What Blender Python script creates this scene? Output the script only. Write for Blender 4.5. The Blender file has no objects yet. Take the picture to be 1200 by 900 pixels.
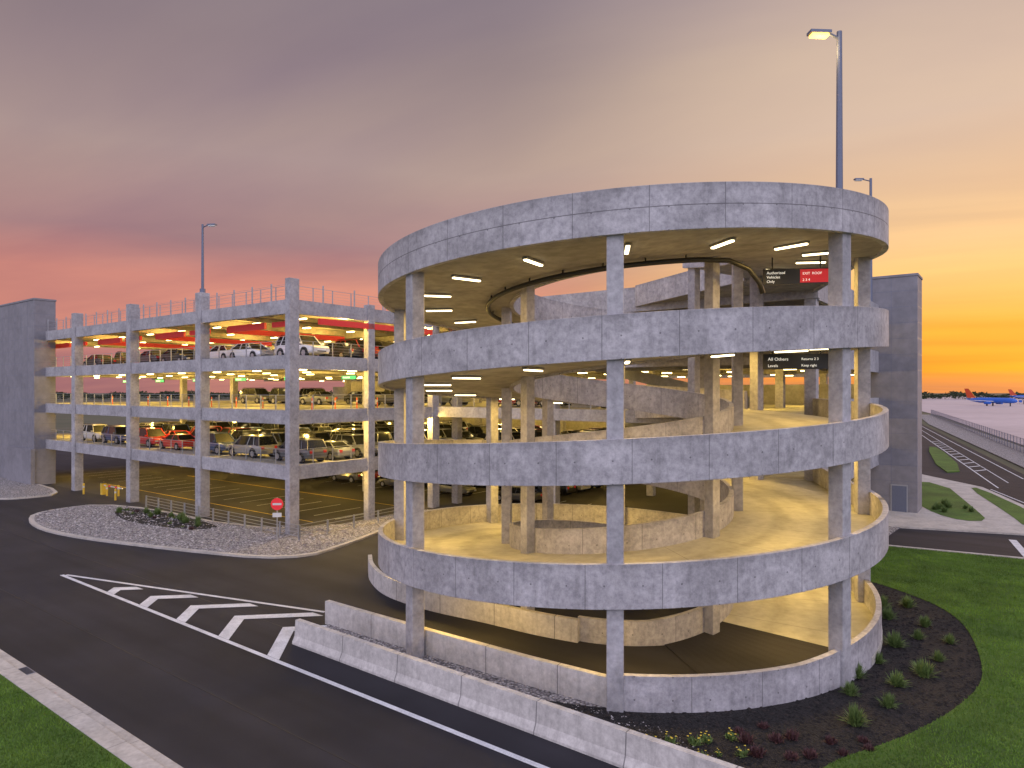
import bpy, math, random
import numpy as np
from mathutils import Vector
from mathutils.geometry import tessellate_polygon
random.seed(11); rng=np.random.default_rng(5)
scene=bpy.context.scene
R_=math.radians
# ------------------------------------------------------------------ materials
def newmat(name):
    m=bpy.data.materials.new(name); m.use_nodes=True
    nt=m.node_tree; b=nt.nodes["Principled BSDF"]; return m,nt,b
def N(nt,t,**k):
    n=nt.nodes.new(t)
    for a,v in k.items():
        if a in('inp',):
            for i,x in v.items(): n.inputs[i].default_value=x
        else: setattr(n,a,v)
    return n
def L(nt,a,b): nt.links.new(a,b)
def mixc(nt,fac,a,b,mode='MIX'):
    n=nt.nodes.new('ShaderNodeMix'); n.data_type='RGBA'; n.blend_type=mode
    for i,x in((0,fac),(6,a),(7,b)):
        if isinstance(x,bpy.types.NodeSocket): L(nt,x,n.inputs[i])
        else: n.inputs[i].default_value=x
    return n.outputs[2]
def math_(nt,op,a,b=0.0,c=None,clamp=False):
    n=nt.nodes.new('ShaderNodeMath'); n.operation=op; n.use_clamp=clamp
    for i,x in enumerate((a,b) if c is None else (a,b,c)):
        if isinstance(x,bpy.types.NodeSocket): L(nt,x,n.inputs[i])
        else: n.inputs[i].default_value=x
    return n.outputs[0]
def mrange(nt,v,a,b,c=0.,d=1.,smooth=False):
    n=nt.nodes.new('ShaderNodeMapRange'); n.interpolation_type='SMOOTHSTEP' if smooth else 'LINEAR'
    L(nt,v,n.inputs[0])
    for i,x in zip((1,2,3,4),(a,b,c,d)): n.inputs[i].default_value=x
    return n.outputs[0]
def grey(nt,v):
    cc=N(nt,'ShaderNodeCombineColor')
    for i in range(3): L(nt,v,cc.inputs[i])
    return cc.outputs[0]
def rgba(c): return (c[0],c[1],c[2],1)
def pm(name,c1,c2,scale=5.,rough=.85,bump=.2,big=.3,bigc=.75,detail=4,bdist=.02,metal=0.,streak=0.,spec=.5,tracks=False):
    m,nt,b=newmat(name)
    tc=N(nt,'ShaderNodeTexCoord')
    n1=N(nt,'ShaderNodeTexNoise',inp={'Scale':scale,'Detail':detail,'Roughness':.65}); L(nt,tc.outputs['Object'],n1.inputs['Vector'])
    n2=N(nt,'ShaderNodeTexNoise',inp={'Scale':big,'Detail':3.,'Roughness':.6}); L(nt,tc.outputs['Object'],n2.inputs['Vector'])
    f=mrange(nt,n1.outputs[0],.3,.7)
    c=mixc(nt,f,rgba(c1),rgba(c2))
    g=mrange(nt,n2.outputs[0],.35,.65,bigc,1.)
    if streak:
        # long wheel-path wear following the traffic direction
        ma=N(nt,'ShaderNodeMapping'); ma.inputs['Rotation'].default_value=(0,0,R_(36.87)); L(nt,tc.outputs['Object'],ma.inputs[0])
        mb_=N(nt,'ShaderNodeMapping'); mb_.inputs['Scale'].default_value=(.03,.75,1); L(nt,ma.outputs[0],mb_.inputs[0])
        n3=N(nt,'ShaderNodeTexNoise',inp={'Scale':1.,'Detail':3.,'Roughness':.5}); L(nt,mb_.outputs[0],n3.inputs['Vector'])
        g=math_(nt,'MULTIPLY',g,mrange(nt,n3.outputs[0],.35,.65,1-streak,1+streak))
    if tracks:
        # tyre wear running round the spiral lane, and radial pour joints
        s=N(nt,'ShaderNodeSeparateXYZ'); L(nt,tc.outputs['Object'],s.inputs[0])
        dx=math_(nt,'SUBTRACT',s.outputs[0],5.18); dy=math_(nt,'SUBTRACT',s.outputs[1],33.1)
        r=math_(nt,'SQRT',math_(nt,'ADD',math_(nt,'MULTIPLY',dx,dx),math_(nt,'MULTIPLY',dy,dy)))
        rw=math_(nt,'ADD',r,math_(nt,'MULTIPLY',n2.outputs[0],.7))
        for r0 in (7.7,9.4):
            g=math_(nt,'MULTIPLY',g,mrange(nt,math_(nt,'ABSOLUTE',math_(nt,'SUBTRACT',rw,r0)),.1,.55,.80,1.,True))
        an=math_(nt,'MULTIPLY',math_(nt,'ARCTAN2',dy,dx),16/(2*math.pi))
        fr=math_(nt,'ABSOLUTE',math_(nt,'SUBTRACT',math_(nt,'FRACT',math_(nt,'ADD',an,20.)),.5))
        g=math_(nt,'MULTIPLY',g,mrange(nt,fr,.0035,.006,.55,1.))
    c=mixc(nt,1.,c,grey(nt,g),'MULTIPLY')
    L(nt,c,b.inputs['Base Color']); b.inputs['Roughness'].default_value=rough; b.inputs['Metallic'].default_value=metal
    b.inputs['Specular IOR Level'].default_value=spec
    if bump:
        bp=N(nt,'ShaderNodeBump',inp={'Strength':bump,'Distance':bdist}); L(nt,n1.outputs[0],bp.inputs['Height']); L(nt,bp.outputs[0],b.inputs['Normal'])
    return m
def flat(name,c,rough=.6,metal=0.,em=0.):
    m,nt,b=newmat(name)
    tc=N(nt,'ShaderNodeTexCoord'); n1=N(nt,'ShaderNodeTexNoise',inp={'Scale':9.,'Detail':1.}); L(nt,tc.outputs['Object'],n1.inputs['Vector'])
    d=tuple(x*.82 for x in c)
    L(nt,mixc(nt,n1.outputs[0],rgba(c),rgba(d)),b.inputs['Base Color'])
    b.inputs['Roughness'].default_value=rough; b.inputs['Metallic'].default_value=metal
    if em: b.inputs['Emission Color'].default_value=rgba(c); b.inputs['Emission Strength'].default_value=em; m.cycles.emission_sampling='NONE'
    return m
def emis(name,c,s):
    m,nt,b=newmat(name); b.inputs['Base Color'].default_value=rgba(c); b.inputs['Emission Color'].default_value=rgba(c); b.inputs['Emission Strength'].default_value=s
    m.cycles.emission_sampling='NONE'; return m
def formed_concrete(name,c1,c2,joint=2.45,hline=0.,dots=True,jw=.012,stain=.74):
    m,nt,b=newmat(name)
    tc=N(nt,'ShaderNodeTexCoord')
    n1=N(nt,'ShaderNodeTexNoise',inp={'Scale':4.2,'Detail':7.,'Roughness':.78}); L(nt,tc.outputs['Object'],n1.inputs['Vector'])
    n2=N(nt,'ShaderNodeTexNoise',inp={'Scale':.55,'Detail':4.,'Roughness':.65,'Distortion':.8}); L(nt,tc.outputs['Object'],n2.inputs['Vector'])
    c=mixc(nt,mrange(nt,n1.outputs[0],.34,.62),rgba(c1),rgba(c2))
    mp=N(nt,'ShaderNodeMapping'); mp.inputs['Scale'].default_value=(3.4,.5,1); L(nt,tc.outputs['UV'],mp.inputs[0])
    n3=N(nt,'ShaderNodeTexNoise',inp={'Scale':1.,'Detail':4.,'Roughness':.7}); L(nt,mp.outputs[0],n3.inputs['Vector'])
    k=math_(nt,'MULTIPLY',mrange(nt,n2.outputs[0],.38,.62,stain,1.04),mrange(nt,n3.outputs[0],.32,.50,.80,1.))
    sp=N(nt,'ShaderNodeSeparateXYZ'); L(nt,tc.outputs['UV'],sp.inputs[0])
    # dirt line under the coping, broken up by the streak noise
    cop=mrange(nt,math_(nt,'ADD',sp.outputs[1],math_(nt,'MULTIPLY',n3.outputs[0],.35)),1.36,1.62,1.,.80)
    k=math_(nt,'MULTIPLY',k,cop)
    c=mixc(nt,1.,c,grey(nt,k),'MULTIPLY')
    def cell(s,w):
        f=math_(nt,'FRACT',math_(nt,'DIVIDE',s,w)); return math_(nt,'MULTIPLY',math_(nt,'ABSOLUTE',math_(nt,'SUBTRACT',f,.5)),w)
    lines=math_(nt,'GREATER_THAN',cell(sp.outputs[0],joint),joint/2-jw)
    if hline:
        lines=math_(nt,'MAXIMUM',lines,math_(nt,'LESS_THAN',math_(nt,'ABSOLUTE',math_(nt,'SUBTRACT',sp.outputs[1],hline)),.016))
    if dots:
        tu=cell(sp.outputs[0],joint/2); tv=cell(math_(nt,'ADD',sp.outputs[1],.37),.75)
        dot=math_(nt,'LESS_THAN',math_(nt,'ADD',math_(nt,'MULTIPLY',tu,tu),math_(nt,'MULTIPLY',tv,tv)),.0009)
        lines=math_(nt,'MAXIMUM',lines,dot)
    c=mixc(nt,math_(nt,'MULTIPLY',lines,.68),c,rgba((.08,.075,.08)))
    L(nt,c,b.inputs['Base Color']); b.inputs['Roughness'].default_value=.82
    h=math_(nt,'SUBTRACT',math_(nt,'MULTIPLY',n1.outputs[0],.4),lines)
    bp=N(nt,'ShaderNodeBump',inp={'Strength':.45,'Distance':.02}); L(nt,h,bp.inputs['Height']); L(nt,bp.outputs[0],b.inputs['Normal'])
    return m
M={}
M['helix']=formed_concrete('concrete_formed',(.30,.285,.305),(.52,.495,.51))
M['helixtop']=formed_concrete('concrete_formed_top',(.30,.285,.305),(.52,.495,.51),hline=.78)
M['barrier']=formed_concrete('barrier_concrete',(.42,.39,.37),(.62,.585,.55),joint=3.05,dots=False,jw=.02,stain=.85)
M['deck']=pm('concrete_deck',(.36,.34,.29),(.48,.455,.40),1.6,.75,.12,.35,.66)
M['rdeck']=pm('ramp_deck_concrete',(.38,.36,.31),(.50,.475,.42),2.4,.7,.15,.5,.78,tracks=True)
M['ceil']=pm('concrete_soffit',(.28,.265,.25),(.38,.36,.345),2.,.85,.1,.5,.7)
M['col']=pm('concrete_column',(.31,.30,.315),(.50,.48,.50),5.,.85,.25,.8,.70,detail=6)
M['wall']=pm('concrete_wall',(.30,.28,.25),(.40,.38,.35),3.,.85,.25,.7,.75)
M['precast']=pm('precast_panel',(.20,.195,.215),(.26,.25,.275),1.5,.8,.1,.3,.82)
M['asphalt']=pm('asphalt',(.016,.015,.020),(.040,.037,.045),55.,.8,.5,.2,.66,bdist=.01,streak=.2,spec=.3)
M['asphalt2']=pm('asphalt_worn',(.045,.04,.04),(.075,.068,.066),40.,.85,.4,.25,.7,bdist=.01,spec=.3)
M['asphaltj']=flat('sealed_joint',(.012,.011,.014),.6)
M['paint']=pm('road_paint',(.55,.55,.57),(.80,.80,.82),18.,.7,.1,1.5,.76)
M['ypaint']=pm('yellow_paint',(.7,.45,.04),(.8,.55,.06),10.,.7,0,1.,.8)
M['grass']=pm('lawn_turf',(.05,.11,.012),(.11,.20,.025),16.,.95,.8,.35,.6,bdist=.05)
M['blade']=pm('grass_blades',(.08,.17,.012),(.19,.33,.035),.8,.8,0,.3,.58)
M['dirt']=pm('terrain_soil',(.07,.08,.04),(.11,.10,.06),.05,.95,0,.01,.7)
M['apron']=pm('apron_concrete',(.44,.36,.37),(.54,.45,.45),.2,.7,0,.02,.85)
M['pave']=pm('pavement_concrete',(.42,.38,.34),(.57,.53,.48),6.,.85,.15,.8,.76)
M['steel']=flat('galvanised_steel',(.42,.43,.46),.45,.6)
M['dsteel']=flat('grey_paint_steel',(.15,.17,.24),.5,.3)
M['black']=flat('black_plastic',(.012,.012,.014),.5)
M['joint']=flat('kerb_joint_filler',(.16,.15,.14),.9)
M['red']=flat('red_panel',(.62,.03,.03),.5,0,.2)
M['strip']=emis('led_tube',(1.,.84,.50),6.)
M['pstrip']=emis('led_fixture',(1.,.76,.30),11.)
M['lamplens']=emis('lamp_lens',(1.,.55,.10),4.)
M['housing']=flat('fixture_housing',(.3,.29,.27),.5)
M['green']=emis('green_sign_face',(.06,.5,.2),.9)
M['whitesign']=emis('sign_lettering',(.9,.9,.85),.6)
M['redsign']=emis('red_sign_face',(.6,.02,.03),.35)
M['signblk']=flat('sign_black',(.02,.022,.03),.4)
M['foliage']=pm('foliage_dark',(.02,.035,.015),(.05,.065,.025),.3,.95,0,.05,.6)
M['yucca']=pm('shrub_leaf',(.08,.14,.03),(.18,.26,.07),8.,.7,0,2.,.8)
M['barberry']=pm('red_shrub_leaf',(.06,.025,.025),(.11,.04,.045),8.,.7,0,2.,.8)
M['flower']=pm('yellow_flower',(.55,.42,.03),(.7,.55,.08),8.,.7,0,2.,.8)
def vor(name,cols,scale,bump,bd):
    m,nt,b=newmat(name); tc=N(nt,'ShaderNodeTexCoord')
    v=N(nt,'ShaderNodeTexVoronoi',inp={'Scale':scale}); L(nt,tc.outputs['Object'],v.inputs['Vector'])
    s=N(nt,'ShaderNodeSeparateColor'); L(nt,v.outputs['Color'],s.inputs[0])
    r=N(nt,'ShaderNodeValToRGB'); e=r.color_ramp.elements; e[0].color=rgba(cols[0]); e[1].color=rgba(cols[-1])
    for i,c in enumerate(cols[1:-1]): x=e.new((i+1)/(len(cols)-1)); x.color=rgba(c)
    L(nt,s.outputs[0],r.inputs[0])
    d=mrange(nt,v.outputs['Distance'],.25,.75,1.,.25)
    L(nt,mixc(nt,1.,r.outputs[0],grey(nt,d),'MULTIPLY'),b.inputs['Base Color'])
    bp=N(nt,'ShaderNodeBump',inp={'Strength':bump,'Distance':bd}); bp.invert=True; L(nt,v.outputs['Distance'],bp.inputs['Height']); L(nt,bp.outputs[0],b.inputs['Normal'])
    b.inputs['Roughness'].default_value=.9; return m
M['gravel']=vor('gravel',[(.18,.16,.16),(.38,.35,.35),(.56,.53,.51),(.28,.25,.26)],9.,.8,.06)
M['mulch']=vor('mulch',[(.008,.007,.007),(.024,.02,.02),(.013,.010,.010),(.036,.030,.029)],16.,1.,.05)
m,nt,b=newmat('car_paint'); oi=N(nt,'ShaderNodeObjectInfo'); L(nt,oi.outputs['Color'],b.inputs['Base Color'])
b.inputs['Roughness'].default_value=.32; b.inputs['Metallic'].default_value=.25; b.inputs['Coat Weight'].default_value=.6; b.inputs['Coat Roughness'].default_value=.08; M['paintcar']=m
M['glass']=flat('car_glass',(.015,.017,.02),.08); M['tyre']=flat('tyre_rubber',(.015,.015,.015),.85); M['rim']=flat('alloy_rim',(.45,.45,.47),.35,.8)
M['tail']=flat('tail_lamp',(.35,.01,.01),.3,0,.3); M['head']=flat('head_lamp',(.7,.7,.7),.2)
# ------------------------------------------------------------------ mesh builder
def W(s,t,z=0.): return (-15.9+.8*s+.6*t, 48.9-.6*s+.8*t, z)
class MB:
    def __init__(s,f=None): s.v=[];s.f=[];s.m=[];s.uv=[];s.fn=f
    def pts(s,P,xf=True):
        i=len(s.v)
        for p in P: s.v.append(s.fn(*p) if (s.fn and xf) else tuple(p))
        return i
    def face(s,idx,m=0,uv=None): s.f.append(idx); s.m.append(m); s.uv.append(uv)
    def box(s,x0,x1,y0,y1,z0,z1,m=0):
        i=s.pts([(x0,y0,z0),(x1,y0,z0),(x1,y1,z0),(x0,y1,z0),(x0,y0,z1),(x1,y0,z1),(x1,y1,z1),(x0,y1,z1)])
        for q,(a,b2) in (((0,3,2,1),(0,0)),((4,5,6,7),(0,0)),((0,1,5,4),(x1-x0,z1-z0)),((1,2,6,5),(y1-y0,z1-z0)),((2,3,7,6),(x1-x0,z1-z0)),((3,0,4,7),(y1-y0,z1-z0))):
            s.face([i+k for k in q],m,[(0,z0),(a or .01,z0),(a or .01,z1),(0,z1)])
    def beam(s,p,q,w,h,m=0):
        "box section swept between two points, w horizontally, h down from the line"
        p=Vector(p);q=Vector(q);d=(q-p);l=math.hypot(d.x,d.y) or 1e-6; n=Vector((-d.y/l,d.x/l,0))*w/2
        u=Vector((0,0,h))
        P=[p-n-u,p+n-u,p+n,p-n,q-n-u,q+n-u,q+n,q-n]; i=s.pts(P,False)
        for f,uv in (((0,4,7,3),1),((1,2,6,5),2),((3,7,6,2),0),((0,1,5,4),0),((0,3,2,1),0),((4,5,6,7),0)):
            g={1:[(0,0),(l,0),(l,h),(0,h)],2:[(0,0),(0,h),(l,h),(l,0)],0:None}[uv]
            s.face([i+k for k in f],m,g)
    def tube(s,P,r,n=8,m=0,rr=None):
        P=[Vector(p) for p in P]; base=[]
        for k,p in enumerate(P):
            d=(P[min(k+1,len(P)-1)]-P[max(k-1,0)]).normalized()
            a=d.cross(Vector((0,0,1)));
            if a.length<.05: a=Vector((1,0,0))
            a.normalize(); b2=a.cross(d).normalized(); ra=rr[k] if rr else r
            base.append(s.pts([p+(a*math.cos(2*math.pi*j/n)+b2*math.sin(2*math.pi*j/n))*ra for j in range(n)],False))
        for k in range(len(P)-1):
            for j in range(n):
                s.face([base[k]+j,base[k]+(j+1)%n,base[k+1]+(j+1)%n,base[k+1]+j],m)
        s.face([base[0]+j for j in range(n)][::-1],m); s.face([base[-1]+j for j in range(n)],m)
    def poly(s,P,z,m=0,th=0.,xf=True):
        Q=[Vector((p[0],p[1],0)) for p in P]; tri=tessellate_polygon([Q])
        i=s.pts([(p[0],p[1],z) for p in P],xf)
        for t in tri:
            a,b2,c=[Q[k] for k in t]; up=(b2-a).cross(c-a).z>0
            s.face([i+k for k in (t if up else t[::-1])],m)
        if th:
            j=s.pts([(p[0],p[1],z-th) for p in P],xf); n=len(P)
            for k in range(n): s.face([i+k,i+(k+1)%n,j+(k+1)%n,j+k],m)
    def obj(s,name,mats,parent=None,smooth=False,bevel=0):
        me=bpy.data.meshes.new(name); me.from_pydata(s.v,[],s.f)
        for x in mats: me.materials.append(M[x] if isinstance(x,str) else x)
        me.polygons.foreach_set('material_index',s.m)
        uvl=me.uv_layers.new(name='UVMap'); k=0; arr=np.zeros(len(me.loops)*2)
        for f,u in zip(s.f,s.uv):
            for j in range(len(f)):
                if u: arr[2*(k+j)],arr[2*(k+j)+1]=u[j]
                else: arr[2*(k+j)]=.6; arr[2*(k+j)+1]=.1
            k+=len(f)
        uvl.data.foreach_set('uv',arr)
        if smooth: me.polygons.foreach_set('use_smooth',[True]*len(me.polygons))
        me.update(); o=bpy.data.objects.new(name,me); scene.collection.objects.link(o)
        if parent: o.parent=parent
        if bevel:
            b2=o.modifiers.new('b','BEVEL'); b2.width=bevel; b2.segments=2; b2.limit_method='ANGLE'
        return o
def empty(name,loc=(0,0,0)):
    e=bpy.data.objects.new(name,None); e.location=loc; scene.collection.objects.link(e); return e
def arealight(name,loc,sx,sy,power,col,rotz=0.,parent=None):
    l=bpy.data.lights.new(name,'AREA'); l.shape='RECTANGLE'; l.size=sx; l.size_y=sy; l.energy=power; l.color=col
    o=bpy.data.objects.new(name,l); o.location=loc; o.rotation_euler=(0,0,rotz); scene.collection.objects.link(o)
    if parent: o.parent=parent
    return o
def pointlight(name,loc,power,col,parent=None,size=.15):
    l=bpy.data.lights.new(name,'POINT'); l.energy=power; l.color=col; l.shadow_soft_size=size
    o=bpy.data.objects.new(name,l); o.location=loc; scene.collection.objects.link(o)
    if parent: o.parent=parent
    return o
# ------------------------------------------------------------------ ground
g=MB(); g.poly([(-2500,-300),(3000,-300),(3000,3000),(-2500,3000)],-.12); g.obj('ground_terrain',['dirt'])
g=MB(); g.poly([(-140,-30),(62,-30),(62,81.6),(128,213),(300,540),(292,545),(80.5,134),(50,160),(-140,160)],0.); g.obj('asphalt_road',['asphalt'])
g=MB(); g.poly([(64,66),(178,284),(340,620),(900,1400),(2900,1400),(2900,66)],.02); g.obj('airport_apron_pavement',['apron'])
g=MB(); g.beam((90,112,.03),(700,800,.03),.6,.005); g.beam((110,112,.03),(900,700,.03),.6,.005); g.obj('taxiway_marking',['ypaint'])
g=MB(W); g.box(-90,70,-17.05,-17.01,0,.004); g.box(-90,17,-11.6,-11.56,0,.004); g.obj('road_paving_joints',['asphaltj'])
K=MB(W)
K.box(-90,80,-20.9,-20.35,-.1,.13); K.box(-90,80,-20.35,-19.95,-.1,.012)
ko=K.obj('kerb',['pave'],bevel=.02)
J=MB(W)
for i in range(-30,28): J.box(i*3,i*3+.014,-20.88,-20.349,0,.1312); J.box(i*3,i*3+.014,-20.34,-19.96,0,.0132)
J.obj('kerb_joints',['joint'],parent=ko)
g=MB(W); g.poly([(-90,-60),(80,-60),(80,-20.9),(-90,-20.9)],.12); g.obj('lawn',['grass'])
# storm drain grate in the gutter
g=MB(W); g.box(12.0,12.9,-20.33,-19.97,0,.016,0)
for i in range(8): g.box(12.06+i*.1,12.12+i*.1,-20.3,-20.0,.017,.02,1)
g.obj('drain_grate',['dsteel','black'])
def smoothpoly(P,it=2):
    for _ in range(it):
        Q=[]
        for i in range(len(P)):
            a=P[i];b2=P[(i+1)%len(P)]
            Q+= [(a[0]*.75+b2[0]*.25,a[1]*.75+b2[1]*.25),(a[0]*.25+b2[0]*.75,a[1]*.25+b2[1]*.75)]
        P=Q
    return P
def offset(P,d):
    c=(sum(p[0] for p in P)/len(P),sum(p[1] for p in P)/len(P)); out=[]; n=len(P)
    for i in range(n):
        a=P[i-1];b2=P[(i+1)%n]; tx,ty=b2[0]-a[0],b2[1]-a[1]; l=math.hypot(tx,ty) or 1
        nx,ny=-ty/l,tx/l
        if nx*(c[0]-P[i][0])+ny*(c[1]-P[i][1])<0: nx,ny=-nx,-ny
        out.append((P[i][0]+nx*d,P[i][1]+ny*d))
    return out
isl=smoothpoly([(-25.3,-.6),(-25.6,-7.5),(-20,-9.8),(-13,-10),(-2.4,-7.4),(6.6,-4.4),(5.6,1),(3.4,7),(3.2,14),(.6,14),(.6,-.6)])
g=MB(W); g.poly(isl,.13,0,.25); g.poly(offset(isl,.35),.15,1,.02); g.obj('gravel_island',['pave','gravel'])
isl2=smoothpoly([(-34.8,-.6),(-34.8,-6.8),(-40,-7.6),(-62,-7.6),(-62,-.6)])
g=MB(W); g.poly(isl2,.13,0,.25); g.poly(offset(isl2,.35),.15,1,.02); g.obj('gravel_bed',['pave','gravel'])
mb=smoothpoly([(-21,-1.2),(-20,-3.6),(-15,-4.9),(-9,-4.2),(-6,-2.6),(-7,-1.2)])
g=MB(W); g.poly(mb,.17,0,.02); g.obj('mulch_bed',['mulch'])
g=MB(W); g.poly([(-58,.3),(0,.3),(0,15.3),(32,15.3),(32,50),(-58,54)],.006); g.obj('garage_ground_pavement',['asphalt2'])
P=MB(W)
def stripe(a,b2,w,z=.01):
    dx,dy=b2[0]-a[0],b2[1]-a[1]; l=math.hypot(dx,dy); nx,ny=-dy/l*w/2,dx/l*w/2
    P.poly([(a[0]-nx,a[1]-ny),(b2[0]-nx,b2[1]-ny),(b2[0]+nx,b2[1]+ny),(a[0]+nx,a[1]+ny)],z)
stripe((-1.4,-14),(60,-14),.2); stripe((-1.2,-13.85),(15.8,-9.2),.2,.014)
for sc in (3.6,6.7,9.8,12.9,16.0):
    tc_=-14+(sc+1)*.14; k1=tc_+13.9; k2=.13*(sc+1)/.72; w=.78
    for (es,et) in ((sc+k1,-13.9),(sc+k2,tc_+k2-.05)):
        P.poly([(sc,tc_),(es,et),(es+w,et),(sc+w,tc_)],.018)
for i in range(19):
    s0=-52+i*2.75
    if s0<-1: stripe((s0,6),(s0,11),.1,.012); stripe((s0,20),(s0,30),.1,.012)
for i in range(10): stripe((2+i*2.75,20),(2+i*2.75,25),.1,.012)
P.obj('road_marking',['paint'])
P=MB(W)
for t0 in (4.2,13.5): stripe((-40,t0),(-3,t0),.12,.013)
P.obj('yellow_road_marking',['ypaint'])
# ------------------------------------------------------------------ helix
C=(5.18,33.1); RO=11.46; RI=5.1
def deck(phi): return -.2+4*phi/360.
def pol(r,phi,z):
    th=R_(phi+260.5); return (C[0]+r*math.cos(th),C[1]+r*math.sin(th),z)
PH_END=1579.5
helix=empty('spiral_parking_ramp')
def ring(mb_,r0,r1,p0,p1,zb,zt,m=0,step=2.5,mt=None,mbm=None):
    n=max(1,int(round((p1-p0)/step))); prev=None
    for k in range(n+1):
        ph=p0+(p1-p0)*k/n; b2,t=zb(ph),zt(ph)
        i=mb_.pts([pol(r1,ph,b2),pol(r1,ph,t),pol(r0,ph,t),pol(r0,ph,b2)])
        if prev is not None:
            j,pp,pb,pt=prev; u0=R_(pp)*r1;u1=R_(ph)*r1; h0=pt-pb;h1=t-b2
            mb_.face([j,i,i+1,j+1],m,[(u0,0),(u1,0),(u1,h1),(u0,h0)])
            mb_.face([j+1,i+1,i+2,j+2],m if mt is None else mt,[(u0+.3,.1),(u0+.3,.1),(u0+.3,.12),(u0+.3,.12)])
            mb_.face([j+2,i+2,i+3,j+3],m,[(u0,h0),(u1,h1),(u1,0),(u0,0)])
            mb_.face([j+3,i+3,i,j],m if mbm is None else mbm)
        else: mb_.face([i,i+1,i+2,i+3],m)
        prev=(i,ph,b2,t)
    i=prev[0]; mb_.face([i+3,i+2,i+1,i],m)
d=MB(); ring(d,RI+.2,RO-.22,57,PH_END,lambda p:deck(p)-.3,deck,0,mt=0,mbm=1); d.obj('ramp_deck',['rdeck','ceil'],helix)
d=MB(); ring(d,RI+.2,RO-.47,21,57,lambda p:-.3,lambda p:deck(p)+.001,0); d.obj('ramp_start',['asphalt'],helix)
pz=MB(); pt_=MB()
top=lambda p:deck(p)+1.05; bot=lambda p:deck(p)-.40
segs=[(139.5,454.5),(499.5,814.5),(859.5,1174.5)]
for a,b2 in segs: ring(pz,RO-.22,RO,a,b2,bot,top)
pz.obj('outer_parapet',['helix'],helix,bevel=.015)
ring(pt_,RO-.22,RO,1219.5,1534.5,bot,lambda p:deck(p)+1.08); pt_.obj('top_parapet',['helixtop'],helix,bevel=.015)
pl=MB(); ring(pl,RO-.46,RO-.25,.5,139,lambda p:-.3,lambda p:max(1.22,deck(p)+1.05)); pl.obj('base_wall',['helix'],helix)
pi_=MB(); ring(pi_,RI,RI+.2,100,PH_END,lambda p:deck(p)-.4,top); ring(pi_,RI,RI+.2,-18,100,lambda p:-.3,lambda p:max(1.,deck(p)+1.05)); pi_.obj('inner_parapet',['helix'],helix)
cm=MB()
def column(cm,r,th,w,z1):
    a=R_(th); cx,cy=C[0]+r*math.cos(a),C[1]+r*math.sin(a); ca,sa=math.cos(a),math.sin(a); h=w/2
    f=cm.fn; cm.fn=lambda x,y,z:(cx+x*ca-y*sa,cy+x*sa+y*ca,z); cm.box(-h,h,-h,h,-.3,z1); cm.fn=f
for i in range(8):
    th=260.5+45*i; ph=45*i
    while ph+360<=PH_END: ph+=360
    column(cm,RO-.44,th,.55,deck(ph)-.2); column(cm,RI+.42,th,.46,deck(ph)-.2)
cm.obj('columns',['col'],helix,bevel=.03)
br=MB()
for Lz,pc in ((4.9,454.5),(8.9,814.5),(12.9,1174.5),(16.9,1534.5)):
    n=12; rows=[]
    for i in range(n+1):
        ph=pc+45*i/n; a=pol(RO-.22,ph,deck(ph)-.006); b2=W(31.8-12*i/n,14.98,Lz-.006)
        rows.append(br.pts([a,b2,(a[0],a[1],a[2]-.3),(b2[0],b2[1],b2[2]-.3)]))
    for i in range(n):
        j,k=rows[i],rows[i+1]; br.face([j,j+1,k+1,k],0); br.face([j+2,k+2,k+3,j+3],1)
    for i in (0,n):
        j=rows[i]; a=Vector(br.v[j]); b2=Vector(br.v[j+1]); up=Vector((0,0,1.05))
        br.beam(a+up,b2+up,.22,1.5,2)
br.obj('bridge_decks',['deck','ceil','helix'],helix)
st=MB()
WARM=(1,.64,.15)
for k in range(0,70):
    ph=70+k*22.5
    if ph>PH_END-3: break
    z=deck(ph)-.3
    a=pol(8.25,ph,z-.10); b2=pol(9.55,ph,z-.10); st.beam(a,b2,.13,.05,0)
    a=pol(8.2,ph,z-.02); b2=pol(9.6,ph,z-.02); st.beam(a,b2,.2,.075,1)
    if k%2==1 and ph>250:
        arealight('strip_light',pol(8.9,ph,z-.17),1.3,.15,200,WARM,R_(ph+260.5),helix)
st.obj('light_strips',['strip','housing'],helix)
cr=RI+1.25
cb=MB(); cb.tube([pol(cr+.8,1282,deck(1282)-1.9),pol(cr+.5,1285,deck(1285)-1.2),pol(cr+.1,1291,deck(1290)-.7)]+[pol(cr,p,deck(p)-.52) for p in range(1296,1476,5)]+[pol(cr+.3,1482,deck(1482)-.62),pol(cr+.7,1488,deck(1482)-.95),pol(cr+.9,1492,deck(1482)-1.5),pol(cr+.95,1493,deck(1482)-1.9)],.105,8)
for p in range(1300,1476,15): cb.tube([pol(cr,p,deck(p)-.5),pol(cr,p,deck(p)-.3)],.035,6)
cb.obj('conduit_pipe',['black'],helix,smooth=True)
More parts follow.
